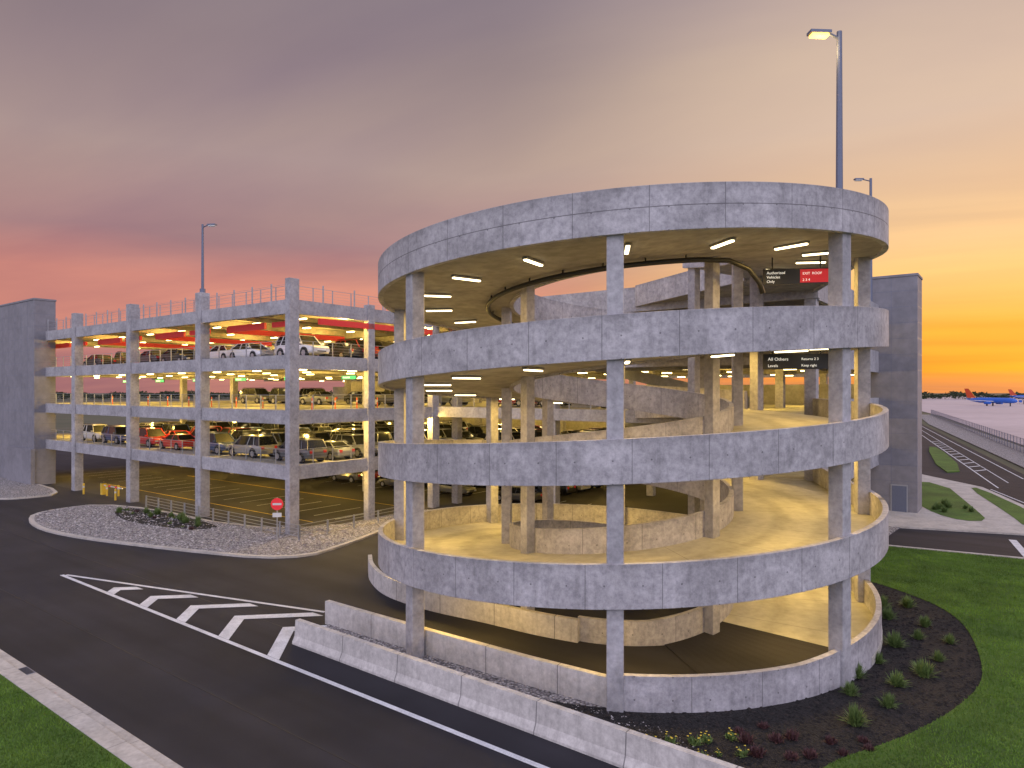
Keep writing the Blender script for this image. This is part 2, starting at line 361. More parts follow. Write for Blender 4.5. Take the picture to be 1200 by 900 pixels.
def wallpath(pts,h,w,name,mats=['wall'],toe=0.):
    mbw=MB(); P_=[Vector((p[0],p[1],0)) for p in pts]; prev=None; ln=0
    for k,p in enumerate(P_):
        dd=(P_[min(k+1,len(P_)-1)]-P_[max(k-1,0)]).normalized(); n=Vector((-dd.y,dd.x,0))
        if k: ln+=(p-P_[k-1]).length
        prof=[(-w/2-toe,-.2),(-w/2-toe,.08),(-w/2-toe*.25,.32),(-w/2,h),(w/2,h),(w/2+toe*.25,.32),(w/2+toe,.08),(w/2+toe,-.2)]
        i=mbw.pts([(p+n*a+Vector((0,0,z))) for a,z in prof])
        if prev is not None:
            j,l0=prev
            for q in range(7): mbw.face([j+q,j+q+1,i+q+1,i+q],0,[(l0,prof[q][1]),(l0,prof[q+1][1]),(ln,prof[q+1][1]),(ln,prof[q][1])])
        else: mbw.face([i+q for q in range(8)][::-1],0)
        prev=(i,ln)
    mbw.face([prev[0]+q for q in range(8)],0)
    return mbw.obj(name,mats)
def crom(P,n=6):
    out=[]; P=[Vector((p[0],p[1],0)) for p in P]; Q=[P[0]*2-P[1]]+P+[P[-1]*2-P[-2]]
    for i in range(1,len(Q)-2):
        for k in range(n):
            t=k/n; a,b2,c,d_=Q[i-1:i+3]; out.append(.5*((2*b2)+(c-a)*t+(2*a-5*b2+4*c-d_)*t*t+(3*b2-a-3*c+d_)*t**3))
    out.append(Q[-2]); return out
wallpath(crom([(-8.2,39.4),(-7.6,37.2),(-6.3,34.7),(-4.0,32.5),(-1.2,30.7),(1.0,29.2),(2.75,28.25)]),.95,.22,'lane_wall',['barrier'])
wallpath([W(17.1,-10.1),W(20,-10.1),W(24,-10.05),W(28,-9.95),W(31.45,-9.72)],1.02,.24,'entrance_wall',['barrier'])
wallpath([W(18,-12.3),W(24,-12.35),W(30,-12.4),W(36,-12.5),W(44,-12.6),W(56,-12.6)],.95,.22,'concrete_barrier',['barrier'],.16)
g=MB(W); g.poly([(18.1,-12.2),(44,-12.4),(37,-11),(33,-9),(31,-9.9),(17.4,-10.2)],.05); g.obj('gravel_strip',['gravel'])
mo=[(2.6,19.4),(5.9,16.9),(7.6,17.9),(9,19),(11.75,20.4),(14.3,22.1),(16.7,24.3),(18.6,27.3),(20.0,30.4),(20.4,33),(19.8,36),(18.6,38.5),(17.4,40.2)]
mo=[(p.x,p.y) for p in crom(mo,5)]
inn=[pol(RO-.4,p,0)[:2] for p in range(120,-14,-4)]
mulchP=mo+[(16.6,40.2)]+inn
g=MB(); g.poly(mulchP,.07); g.obj('mulch_bed',['mulch'])
lawnP=mo[:]+[(20.8,46.6),(24.8,45.3),(31.2,41.8),(46,33.8),(60,27),(62,6),(30,2),(16,3),(9,12.5)]
lawnP=lawnP[5:]
g=MB(); g.poly(lawnP,.10,0,.2); g.obj('lawn',['grass'])
wallk=MB()
kp=[(20.4,47.0),(24.9,45.6),(31.4,42.1),(46.2,34.1),(60,27.3)]
for a,b2 in zip(kp[:-1],kp[1:]): wallk.beam((a[0],a[1],.12),(b2[0],b2[1],.12),.3,.3)
wallk.obj('kerb',['pave'])
g=MB(); g.poly([(50.5,84),(50.3,73),(44.2,56.4),(40.6,50.2),(37,49),(27,52.5),(28,56),(40,72),(45,84)],.12,0,.2); g.obj('footpath',['pave'])
g=MB(); g.poly(smoothpoly([(43,78),(48.2,76.3),(39.9,58.6),(37.6,53.9),(35.6,53.9),(35.4,57),(36.8,62)],1),.14); g.obj('lawn',['grass'])
g=MB(); g.poly(smoothpoly([(49.6,72.6),(43.7,56.8),(40.2,51.2),(38.6,51.2),(41.3,56.6),(48.2,72)],1),.14); g.obj('lawn',['grass'])
g=MB(); g.poly(smoothpoly([(76.5,126),(77.5,124),(58.5,88),(54,86)],1),.14,0,.2); g.obj('lawn',['grass'])
g=MB(); g.poly([(64,82),(130,213),(178,300),(181,296),(84,106),(66,70),(62.2,70)],.06,0,.1); g.obj('gravel_verge',['gravel'])
g=MB(); g.poly([W(32.3,16)[:2],W(33.6,16)[:2],W(35,36)[:2],W(32.3,36)[:2]],.1,0,.1); g.obj('gravel_border',['gravel'])
P=MB()
def stw(a,b2,w=.15,z=.012): P.beam((a[0],a[1],z),(b2[0],b2[1],z),w,.002)
stw((52,73),(127.5,222)); stw((60.3,80.5),(126.6,213)); stw((56,77),(127,217.5),.12)
stw((61.5,81.5),(60.5,68)); stw((45.2,56.6),(50.5,72))
for i in range(12): stw((60+i*2.3,88.5+i*4.6),(62.6+i*2.3,90+i*4.6),.35)
stw((34.9,47.6),(32.2,42.6),.45); stw((37,46.5),(60,34.5),.15)
P.obj('road_marking',['paint'])
fe=MB(); a=Vector((66,77.5,0)); b2=Vector((178,290,0)); nseg=78
for i in range(nseg+1):
    p=a.lerp(b2,i/nseg); fe.tube([p,p+Vector((0,0,2.5))],.05,6)
for z in (.15,1.3,2.45): fe.beam(a+Vector((0,0,z)),b2+Vector((0,0,z)),.05,.05)
for i in range(40): fe.beam(a+Vector((0,0,.2+i*.057)),b2+Vector((0,0,.2+i*.057)),.008,.016)
fe.obj('security_fence',['dsteel'])
# ------------------------------------------------------------------ garage
gar=empty('parking_garage')
LV=(4.9,8.9,12.9,16.9)
S=MB(W); E=MB(W); Cc=MB(W); Rl=MB(W)
for Lz in LV:
    S.box(-58,-.35,.35,54,Lz-.22,Lz,0); S.box(-.35,32-.35,15.35,50,Lz-.22,Lz,0)
    s_=-55.8
    while s_<31:
        if abs((s_/12.4)-round(s_/12.4))>.05:
            t0=.37 if s_<-.6 else 15.37
            S.box(s_-.1,s_+.1,t0,49.9,Lz-.72,Lz-.221,1)
        s_+=3.1
    for t0 in (18,36):
        S.box(-57.9,31.5,t0-.3,t0+.3,Lz-.95,Lz-.222,1)
    E.box(-58,0,0,.35,Lz-.92,Lz+.10); E.box(-.35,0,.352,15.0,Lz-.92,Lz+.10)
    E.box(-.35,19.8,15.0,15.35,Lz-.80,Lz+.95 if Lz>16 else Lz+.1); E.box(19.81,32,15.0,15.35,Lz-.80,Lz-.01)
    E.box(31.65,32,15.352,50,Lz-.92,Lz+.9); E.box(-58,32,54,54.3,Lz-.9,Lz+1.05)
    def rail(p,q,n,h=1.1):
        for i in range(n+1):
            x=p[0]+(q[0]-p[0])*i/n; y=p[1]+(q[1]-p[1])*i/n
            Rl.box(x-.03,x+.03,y-.03,y+.03,Lz+.1,Lz+.1+h)
        for z in [h*j/5 for j in range(1,6)]:
            w=.03 if z>h*.9 else .012
            Rl.box(min(p[0],q[0])-w/2,max(p[0],q[0])+w/2,min(p[1],q[1])-w/2,max(p[1],q[1])+w/2,Lz+.1+z-w,Lz+.1+z)
    rail((-57,.5),(-.5,.5),29); rail((-.55,.6),(-.55,15),8)
    if Lz<16: rail((.3,15.5),(19.6,15.5),10)
for i in range(1,24):
    s_=-i*2.48
    Rl.box(s_-.04,s_+.04,.1,.18,16.9,18.3)
for z in (17.3,17.7,18.1): Rl.box(-57,-.2,.13,.15,z,z+.015)
for i in range(1,6): Rl.box(-.18,-.1,i*3-.04,i*3+.04,16.9,18.3)
for i in range(5):
    s_=-12.4*i
    Cc.box(s_-.42,s_+.42 if i else .13,-.13,.7,-.3,18.5 if i<4 else 18.2)
    for t0 in (18,36,53.4): Cc.box(s_-.35,s_+.35,t0-.35,t0+.35,-.3,16.1)
for s_ in (12.4,24.8,31.5):
    for t0 in (15.5,33,49.4): Cc.box(s_-.35,s_+.35,t0-.35,t0+.35,-.3,17.6 if t0<16 else 16.2)
Cc.box(-.5,.13,14.6,15.5,-.3,18.2); Cc.box(-.45,.12,7.2,7.9,-.3,17.3)
S.obj('floor_slabs',['deck','ceil'],gar); E.obj('edge_beams',['col'],gar); Cc.obj('columns',['col'],gar,bevel=.03); Rl.obj('cable_railings',['steel'],gar)
rb=MB(W)
for i in range(4):
    a=-12.4*i; rb.box(a-10.8,a-5.6,1.6,1.8,15.25,15.75); rb.box(a-4.6,a-1.4,1.6,1.8,15.3,15.7)
    rb.box(a-.12,a+.12,2.5,15,15.35,15.8)
rb.obj('red_fascia',['red'],gar)
cw=MB(W)
for Lz in (0,4.9,8.9,12.9):
    cw.box(-57,31,49.0,49.3,Lz+.01,Lz+(2.2 if Lz else 3.2)); cw.box(-50,-38,46,46.3,Lz+.01,Lz+3.1)
cw.obj('core_walls',['wall'],gar)
ir=MB(); ir.beam(W(10,22,13.5),W(26,22,9.9),.2,.9); ir.beam(W(10,22,9.6),W(26,22,5.9),.2,.9)
ir.obj('internal_ramp_parapets',['wall'],gar)
fx=MB(W)
for Lz in LV:
    zc=Lz-.8
    for t0 in (3.5,8.5,13.5,20.5,25.5,30.5,38.5,43.5,48.5):
        for i in range(9 if t0<15 else 14):
            s_=-53+i*6.2
            fx.box(s_-.45,s_+.45,t0-.12,t0+.12,zc-.08,zc,0); fx.box(s_-.5,s_+.5,t0-.17,t0+.17,zc+.002,zc+.1,1); fx.box(s_-.01,s_+.01,t0-.01,t0+.01,zc+.1,Lz-.23,1)
    for t0 in (5,14,27,41):
        for i in range(5 if t0<15 else 7):
            s_=-50+i*12.4
            if s_>30: continue
            pointlight('ceiling_light',W(s_,t0,zc-.45),(820 if Lz>8 else 420),(1,.65,.13),gar)
fx.obj('ceiling_luminaires',['pstrip','housing'],gar)
gs=MB(W)
for Lz in (8.9,):
    for i in range(6):
        s_=-46+i*8.3
        gs.box(s_-.9,s_+.9,9.0,9.08,Lz+2.5,Lz+2.8,0); gs.box(s_-.7,s_+.2,8.98,8.995,Lz+2.58,Lz+2.72,1); gs.box(s_-.95,s_+.95,9.085,9.15,Lz+2.45,Lz+2.85,2)
        for e in (-.8,.8): gs.box(s_+e-.02,s_+e+.02,9.1,9.14,Lz+2.85,Lz+3.75,2)
gs.obj('wayfinding_signs',['green','whitesign','signblk'],gar)
def tower(s0,s1,t0,t1,h):
    e=empty('stair_tower'); t=MB(W); t.box(s0,s1,t0,t1,-.2,h); t.box(s0-.06,s1+.06,t0-.06,t1+.06,h+.002,h+.22)
    t.obj('walls',['precast'],e,bevel=.03); j=MB(W)
    for z in np.arange(1.35,h-.5,1.35): j.box(s0-.006,s1+.006,t0-.006,t1+.006,z,z+.02)
    for s in np.arange(s0+1.95,s1-.3,1.95): j.box(s-.01,s+.01,t0-.007,t1+.007,.0,h)
    j.obj('panel_joints',['dsteel'],e); return e
tw=tower(-58.5,-44.9,-1.1,1.0,20.4)
pdm=MB(W); pdm.box(-52,-44.6,-1.5,-1.11,-.2,4.0); pdm.obj('plinth',['precast'],tw)
tw=tower(31.0,34.9,36.8,39.9,20.1)
dm=MB(W); dm.box(33.0,34.1,36.72,36.79,.1,2.3,0); dm.box(32.9,34.2,36.74,36.785,.1,2.42,1); dm.obj('door',['dsteel','steel'],tw)
# ------------------------------------------------------------------ lamps
def lamp(name,x,y,z0,z1,arm,ang,lit,r=.1):
    e=empty(name,(x,y,z0)); p=MB(); h=z1-z0
    p.tube([(0,0,0),(0,0,.35)],r*1.9,10); p.tube([(0,0,.3),(0,0,h)],r,10,rr=[r,r*.75]); ca,sa=math.cos(ang),math.sin(ang)
    p.tube([(0,0,h-.25),(ca*arm*.7,sa*arm*.7,h-.05)],.05,8)
    p.fn=lambda X,Y,Z:(ca*X-sa*Y,sa*X+ca*Y,Z)
    p.box(arm*.55,arm*.55+.75,-.17,.17,h-.12,h-.02); p.obj('pole_and_head',['dsteel'],e)
    q=MB(); q.fn=p.fn; q.box(arm*.6+.05,arm*.55+.68,-.13,.13,h-.21,h-.122); q.obj('lens',['lamplens' if lit else 'head'],e)
    if lit:
        o=pointlight('lamp_light',(ca*arm,sa*arm,h-.6),60,(1,.7,.3),e)
    return e
px,py,_=pol(RO-.45,45,0); lamp('street_lamp',px,py,17.1,23.1,.65,math.pi*1.02,True,.12)
lamp('street_lamp',30.9,58.8,16.9,28.7,1.2,math.pi,False,.14)
x,y,_=W(-12.4,.3); lamp('street_lamp',x,y,18.5,24.2,.9,-.2,False,.12)
x,y,_=W(-32,40); lamp('street_lamp',x,y,16.9,25.3,.9,0,False,.14)
def textobj(txt,size,loc,rz,mat,parent):
    c=bpy.data.curves.new('lettering','FONT'); c.body=txt; c.size=size; c.extrude=.004; c.align_x='LEFT'
    c.materials.append(M[mat]); o=bpy.data.objects.new('lettering',c); scene.collection.objects.link(o); o.parent=parent
    o.location=loc; o.rotation_euler=(R_(90),0,rz); return o
def oversign(x,y,z,rz,lines,red,zc):
    e=empty('overhead_sign',(x,y,z)); e.rotation_euler=(0,0,rz); b3=MB(); b3.box(-1.4,1.4,0,.1,0,.68)
    for q in (-1.,1.): b3.box(q-.03,q+.03,.03,.07,.68,zc-z)
    b3.obj('panel',['signblk'],e,bevel=.01)
    if red: r=MB(); r.box(.15,1.35,-.012,-.002,.05,.63); r.obj('red_panel',['redsign'],e)
    for tx,sz,lx,lz in lines: textobj(tx,sz,(lx,-.02,lz),0,'whitesign',e)
oversign(12.5,30.0,15.1,R_(-10),[('Authorized',.17,-1.25,.45),('Vehicles',.17,-1.25,.26),('Only',.17,-1.25,.07),('EXIT  ROOF',.15,.25,.4),('2 3 4',.15,.25,.12)],True,16.3)
oversign(12.5,30.0,11.35,R_(-10),[('All Others',.2,-1.2,.38),('Levels',.17,-1.2,.1),('Returns 2 3',.15,.2,.4),('Keep right',.15,.2,.12)],False,12.3)
def dne(x,y,z0,rz):
    e=empty('traffic_sign',(x,y,z0)); e.rotation_euler=(0,0,rz); p=MB(); p.tube([(0,0.03,0),(0,.03,2.9)],.04,8); p.obj('post',['steel'],e)
    p=MB(); n=28; i=p.pts([(.42*math.cos(2*math.pi*k/n),-.02,2.45+.42*math.sin(2*math.pi*k/n)) for k in range(n)]); p.face([i+k for k in range(n)]); j=p.pts([(.42*math.cos(2*math.pi*k/n),.0,2.45+.42*math.sin(2*math.pi*k/n)) for k in range(n)]); p.face([j+k for k in range(n)][::-1])
    for k in range(n): p.face([i+k,j+k,j+(k+1)%n,i+(k+1)%n])
    p.obj('disc',['redsign'],e); p=MB(); p.box(-.3,.3,-.032,-.022,2.38,2.52); p.box(-.3,.3,-.025,.0,1.55,1.85); p.obj('white_bar',['head'],e)
dne(*W(.8,-1.6)[:2],.13,0.1)
rf=MB(W)
for i in range(11):
    s_=-20+i*2.2
    if s_<3: rf.box(s_-.05,s_+.05,-.75,-.65,.1,1.15)
for z in (.35,.6,.85,1.1): rf.box(-20,2,-.72,-.69,z,z+.03)
for i in range(6): rf.box(1.95,2.05,-.7+i*2.4,-.6+i*2.4,.1,1.15)
for z in (.35,.6,.85,1.1): rf.box(1.985,2.015,-.7,11.4,z,z+.03)
rf.obj('rail_fence',['steel'])
def bollard(s,t,z=0,mat='ypaint',h=1.05,r=.09,name='bollard'):
    x,y,_=W(s,t); b4=MB(); b4.tube([(x,y,z),(x,y,z+h),(x,y,z+h+.05)],r,10,rr=[r,r,r*.6]); b4.tube([(x,y,z+h*.65),(x,y,z+h*.8)],r*1.04,10,1); b4.obj(name,[mat,'head'])
for s_,t_ in ((-33.6,-.5),(-33.2,1.2),(-30.5,.4),(-27,-.3),(-26.5,1.4),(-29.4,1)): bollard(s_,t_)
ge=empty('parking_gate',W(-31.8,.6,0)); ge.rotation_euler=(0,0,math.atan2(-.6,.8))
b9=MB(); b9.box(-.2,.2,-.2,.2,0,1.15,0); b9.box(-.24,.24,-.24,.24,1.152,1.22,1); b9.box(.2,4.2,-.04,.04,.9,1.0,2); b9.box(1.2,1.7,-.042,.042,.898,1.002,3); b9.box(2.6,3.1,-.042,.042,.898,1.002,3); b9.obj('gate_body_and_arm',['ypaint','black','head','redsign'],ge)
M['orange']=flat('orange_plastic',(.75,.13,.02),.5)
for i in range(9): bollard(-6-i*4.1,4.4,8.9,'orange',.9,.05,'traffic_delineator')
for i in range(5): bollard(-1.5,3+i*2.2,8.9,'orange',.9,.05,'traffic_delineator')
# ------------------------------------------------------------------ cars
def carmesh(kind):
    b5=MB()
    if kind=='suv':
        Ls=[(-2.38,.45,.85,.80),(-2.3,.36,1.08,.90),(-1.6,.32,1.10,.96),(0,.30,1.06,.97),(1.1,.30,1.04,.97),(1.55,.32,1.02,.95),(2.2,.36,.92,.88),(2.42,.45,.76,.76)]
        gh=[(-2.28,-1.95,1.06),(1.25,.55,1.03)]; rz=1.80; gw=.90; tw_=.70; wx=(-1.45,1.5); wr=.38
    elif kind=='sedan':
        Ls=[(-2.35,.42,.78,.76),(-2.25,.32,.95,.86),(-1.5,.28,.98,.91),(0,.26,.93,.92),(1.0,.26,.92,.92),(1.5,.28,.88,.90),(2.15,.32,.78,.84),(2.38,.42,.60,.70)]
        gh=[(-1.75,-1.05,.97),(1.15,.35,.91)]; rz=1.43; gw=.84; tw_=.62; wx=(-1.4,1.45); wr=.33
    else:
        Ls=[(-2.85,.52,.95,.88),(-2.75,.45,1.12,.96),(-1.6,.42,1.13,.99),(-.6,.40,1.13,1.0),(1.2,.40,1.15,1.0),(1.7,.42,1.14,.98),(2.5,.45,1.06,.93),(2.75,.55,.85,.82)]
        gh=[(-.75,-.60,1.12),(1.45,.75,1.14)]; rz=1.88; gw=.92; tw_=.74; wx=(-1.75,1.75); wr=.42
    prev=None
    for k,(x,zb,zt,w) in enumerate(Ls):
        zm=zb+(zt-zb)*.62
        i=b5.pts([(x,-w*.93,zb),(x,-w,zb+.12),(x,-w,zm),(x,-w*.95,zt-.03),(x,-w*.82,zt),(x,w*.82,zt),(x,w*.95,zt-.03),(x,w,zm),(x,w,zb+.12),(x,w*.93,zb)])
        if prev is not None:
            for q in range(10): b5.face([prev+q,prev+(q+1)%10,i+(q+1)%10,i+q][::-1],0)
        else: b5.face([i+q for q in range(10)],0)
        prev=i
    b5.face([prev+q for q in range(10)][::-1],0)
    (xb,xbt,zb),(xf,xft,zf)=gh
    lo=[(xb,-gw,zb-.02),(xf,-gw,zf-.02),(xf,gw,zf-.02),(xb,gw,zb-.02)]; hi=[(xbt,-tw_,rz-.05),(xft,-tw_,rz-.05),(xft,tw_,rz-.05),(xbt,tw_,rz-.05)]
    i=b5.pts(lo); j=b5.pts(hi)
    for q in range(4): b5.face([i+q,i+(q+1)%4,j+(q+1)%4,j+q],1)
    ro=[(xbt+.12,-tw_+.1,rz),(xft-.15,-tw_+.1,rz),(xft-.15,tw_-.1,rz),(xbt+.12,tw_-.1,rz)]
    k=b5.pts([(p[0],p[1]*1.015,p[2]) for p in hi]); l=b5.pts(ro)
    for q in range(4): b5.face([k+q,k+(q+1)%4,l+(q+1)%4,l+q],0)
    b5.face([l,l+1,l+2,l+3],0)
    for sd in (-1,1):
        xs=[(xb,xbt),(xf,xft),((xb+xf)/2-.1,(xbt+xft)/2-.1)]
        if kind=='suv': xs.append((xb+.75,xbt+.62))
        for a,c in xs:
            b5.tube([(a,sd*(gw+.0),zb-.02),(c,sd*(tw_+.0),rz-.04)],.045,5,0)
        if kind!='sedan': b5.tube([(xbt+.1,sd*(tw_-.06),rz+.05),(xft-.1,sd*(tw_-.06),rz+.05)],.025,5,4)
    if kind=='pickup':
        b5.box(-2.6,-.85,-.78,.78,1.125,1.135,4)
    for x in wx:
        for sd in (-1,1):
            w=Ls[3][3]; b5.tube([(x,sd*(w-.24),wr),(x,sd*(w+.015),wr)],wr,18,2); b5.tube([(x,sd*(w+.01),wr),(x,sd*(w+.03),wr)],wr*.62,12,3)
            b5.tube([(x,sd*(w-.1),wr+.03),(x,sd*(w+.005),wr+.03)],wr*1.16,18,4)
    x0=Ls[0][0]; x1=Ls[-1][0]
    for sd in (-1,1):
        zt=Ls[1][2]; b5.box(x0-.01,x0+.16,sd*.62-.14,sd*.62+.14,zt-.3,zt-.1,5); b5.box(x1-.14,x1+.01,sd*.56-.16,sd*.56+.16,Ls[-1][2]-.18,Ls[-1][2]-.03,6)
        b5.box(xf-.15,xf+.03,sd*(gw+.12)-.1,sd*(gw+.12)+.1,zf+.05,zf+.2,0)
    b5.box(x1-.06,x1+.02,-.4,.4,Ls[-1][1]+.02,Ls[-1][2]-.2,4)
    o=b5.obj('tmp',['paintcar','glass','tyre','rim','black','tail','head']); me=o.data; bpy.data.objects.remove(o); return me
CM={k:carmesh(k) for k in ('suv','sedan','pickup')}
COL=[(.75,.75,.77),(.62,.62,.63),(.02,.02,.025),(.03,.032,.04),(.05,.05,.055),(.22,.23,.25),(.12,.125,.14),(.40,.02,.02),(.04,.07,.18),(.42,.42,.43),(.7,.7,.72),(.10,.10,.11),(.3,.29,.27)]
def car(s,t,z,hd=0.,kind=None,col=None):
    kind=kind or random.choice(['suv','suv','sedan','pickup','suv','sedan'])
    nm={'suv':'parked_suv','sedan':'parked_car','pickup':'parked_pickup_truck'}[kind]
    o=bpy.data.objects.new(nm,CM[kind]); x,y,_=W(s,t); o.location=(x,y,z+.002); o.rotation_euler=(0,0,math.atan2(-.6,.8)+hd+random.uniform(-.02,.02))
    c=col or random.choice(COL); o.color=(*c,1); scene.collection.objects.link(o)
WH=(.8,.8,.82)
car(-3.1,6.9,12.9,math.pi,'sedan',(.03,.03,.04))
car(-3.0,3.2,12.9,0,'suv',WH); car(-9.2,2.8,12.9,0,'sedan',WH); car(-13.9,3.1,12.9,math.pi,'sedan',WH)
rowS=(-3.0,-9.6,-14.9,-21.8,-27.2,-34,-39.4)
for s_ in rowS:
    for k in range(8):
        t_=3.3+2.75*k
        if not(k<=(1 if s_>-16 else 0) and s_>-16) and random.random()<.85: car(s_,t_,12.9,random.choice([0,math.pi]),None,random.choice(COL[2:7]) if s_<-16 else None)
for s_ in (-3.2,-9.6,-14.9,-21.8,-27.2,-34,-39.4,5,10.5,16):
    for k in range(13):
        t_=3.1+2.75*k
        if s_>0 and t_<17: continue
        if random.random()<.96: car(s_,t_,4.9,random.choice([0,math.pi]),None,(.5,.02,.02) if (k<=2 and s_ in(-21.8,-27.2)) else None)
for s_ in (-8,-20,-27,-33):
    for k in range(4):
        if random.random()<.85: car(s_+random.uniform(0,3),17+2.8*k,8.9,random.choice([0,math.pi]),None,random.choice(COL[2:7]))
for s_ in (2,8,14):
    for k in range(5): car(s_,24+2.8*k,8.9,random.choice([0,math.pi]))
for s_ in (-46,-40,-33,-27,-20,-12,-4,4):
    for k in range(5):
        if random.random()<.9: car(s_,22+2.9*k,0,random.choice([0,math.pi]))
# ------------------------------------------------------------------ plants
def tuft(n,h,spread,mat,w=.035,flowers=0):
    b6=MB()
    for k in range(n):
        a=random.uniform(0,2*math.pi); el=random.uniform(.3,1.5); l=h*random.uniform(.6,1.1); p0=Vector((random.uniform(-.12,.12),random.uniform(-.12,.12),0))
        dr=Vector((math.cos(a)*math.cos(el)*spread,math.sin(a)*math.cos(el)*spread,math.sin(el))); sd=Vector((-math.sin(a),math.cos(a),0))*w
        mid=p0+dr*l*.55; tip=p0+dr*l-Vector((0,0,.12*l*math.cos(el)))
        i=b6.pts([p0-sd*.5,p0+sd*.5,mid+sd,mid-sd,tip]); b6.face([i,i+1,i+2,i+3]); b6.face([i+3,i+2,i+4])
        if flowers and random.random()<flowers:
            q=b6.pts([tip+Vector((-.035,0,.02)),tip+Vector((0,-.035,.03)),tip+Vector((.035,0,.02)),tip+Vector((0,.035,.03))]); b6.face([q,q+1,q+2,q+3],1)
    o=b6.obj('t',[mat,'flower']); me=o.data; bpy.data.objects.remove(o); return me
PM={'y':[tuft(260,.62,.8,'yucca',.016) for _ in range(3)],'b':[tuft(140,.24,1.,'barberry',.016) for _ in range(2)],'f':[tuft(70,.22,.9,'yucca',.018,.14)]}
def plant(x,y,z,k,nm):
    o=bpy.data.objects.new(nm,random.choice(PM[k])); o.location=(x,y,z); s=random.uniform(.7,1.2); o.scale=(s,s,s*random.uniform(.85,1.1)); o.rotation_euler=(0,0,random.uniform(0,6)); scene.collection.objects.link(o)
for x,y in [(10.6,21.1),(11.5,23.2),(12.3,22.3),(12.4,24.6),(13.5,23.9),(13.9,25.9),(14.9,24.7),(15.5,27.6),(16.3,26.1),(17.9,27.9),(16.9,28.4),(17.0,30.9),(18.1,29.9),(17.7,32.6),(18.9,32.6),(17.9,34.8)]: plant(x,y,.07,'y','ornamental_grass')
for i in range(12): plant(6.8+(i%5)*.85+random.uniform(-.2,.2),19.2+(i//5)*.75+random.uniform(-.2,.2)+(i%5)*.08,.07,'b','red_shrub')
for i in range(10): plant(3.9+(i%5)*.65+random.uniform(-.15,.15),19.2+(i//5)*.9+random.uniform(-.2,.2),.07,'f','flowering_plant')
for i in range(20):
    x,y,_=W(-20+i*.68,-2.4+random.uniform(-1.2,.8)); plant(x,y,.17,random.choice('yybf'),'shrub')
for i in range(10): plant(38+random.uniform(-1.5,1.5),59+random.uniform(-2,2),.14,'y','shrub')
def inpoly(P,x,y):
    c=np.zeros(len(x),bool); n=len(P)
    for i in range(n):
        x0,y0=P[i];x1,y1=P[(i+1)%n]
        if y0==y1: continue
        k=((y0>y)!=(y1>y))&(x<(x1-x0)*(y-y0)/(y1-y0)+x0); c^=k
    return c
def blades(P,n,z,h,box):
    x=rng.uniform(box[0],box[1],n); y=rng.uniform(box[2],box[3],n); k=inpoly(P,x,y); x=x[k];y=y[k]; n=len(x)
    a=rng.uniform(0,6.283,n); w=.012+.01*rng.random(n); hh=h*rng.uniform(.5,1.2,n); lx=rng.normal(0,.3,n)*hh; ly=rng.normal(0,.3,n)*hh
    v=np.zeros((n,3,3)); v[:,0]=np.stack([x-np.cos(a)*w,y-np.sin(a)*w,np.full(n,z)],1); v[:,1]=np.stack([x+np.cos(a)*w,y+np.sin(a)*w,np.full(n,z)],1); v[:,2]=np.stack([x+lx,y+ly,z+hh],1)
    me=bpy.data.meshes.new('grass'); me.vertices.add(3*n); me.vertices.foreach_set('co',v.ravel()); me.loops.add(3*n); me.loops.foreach_set('vertex_index',np.arange(3*n)); me.polygons.add(n); me.polygons.foreach_set('loop_start',np.arange(n)*3); me.polygons.foreach_set('loop_total',np.full(n,3)); me.materials.append(M['blade']); me.update(); me.validate()
    o=bpy.data.objects.new('grass',me); scene.collection.objects.link(o)
blades(lawnP,330000,.1,.075,(7,34,13,47))
LP=[W(-25,-29)[:2],W(40,-29)[:2],W(40,-20.95)[:2],W(-25,-20.95)[:2]]
blades(LP,110000,.12,.075,(-21,-5,15,28))
def chips(P,n,z,s0,s1,box,mats,name,flatn=.6):
    x=rng.uniform(box[0],box[1],n); y=rng.uniform(box[2],box[3],n); k=inpoly(P,x,y); x=x[k];y=y[k]; b7=MB()
    for X,Y in zip(x,y):
        s=random.uniform(s0,s1); a=random.uniform(0,6.28); r=lambda:random.uniform(.6,1.2)*s
        pts=[(X+math.cos(a+q*1.5708)*r(),Y+math.sin(a+q*1.5708)*r(),z+s*.2*random.random()) for q in range(4)]+[(X,Y,z+s*flatn*random.uniform(.6,1.4))]
        i=b7.pts(pts); mm=random.randrange(len(mats))
        for q in range(4): b7.face([i+q,i+(q+1)%4,i+4],mm)
    b7.obj(name,mats)
M['st1']=flat('stone_light',(.52,.49,.48),.9);M['st2']=flat('stone_mid',(.32,.29,.29),.9);M['st3']=flat('stone_dark',(.16,.14,.15),.9)
M['mu1']=flat('bark_dark',(.010,.008,.008),.95);M['mu2']=flat('bark_brown',(.03,.023,.021),.95)
GP=[W(*p)[:2] for p in [(18.3,-12.1),(40,-12.3),(36,-11),(33,-10),(31,-10.1),(17.6,-10.3)]]
chips(GP,12000,.05,.03,.065,(-9,8,16,31),['st1','st2','st3','st2'],'gravel_stones')
chips(mulchP,14000,.07,.04,.10,(2,21,16,41),['mu1','mu2','mu1'],'mulch_chips',.5)
IP=[W(*p)[:2] for p in offset(isl,.4)]
chips(IP,12000,.15,.06,.12,(-42,-8,40,66),['st1','st2','st3','st2'],'gravel_stones')
n=26000; az=rng.uniform(-.75,.80,n); hs=6+3.5*(np.sin(az*211)*.35+np.sin(az*97+1)*.35+np.sin(az*37)*.3+np.sin(az*11)*.3)+1.5*rng.random(n); rad=980+60*rng.random(n)
zz=hs*np.sqrt(rng.random(n)); cx=rad*np.sin(az); cy=rad*np.cos(az); v=np.zeros((n,3,3))
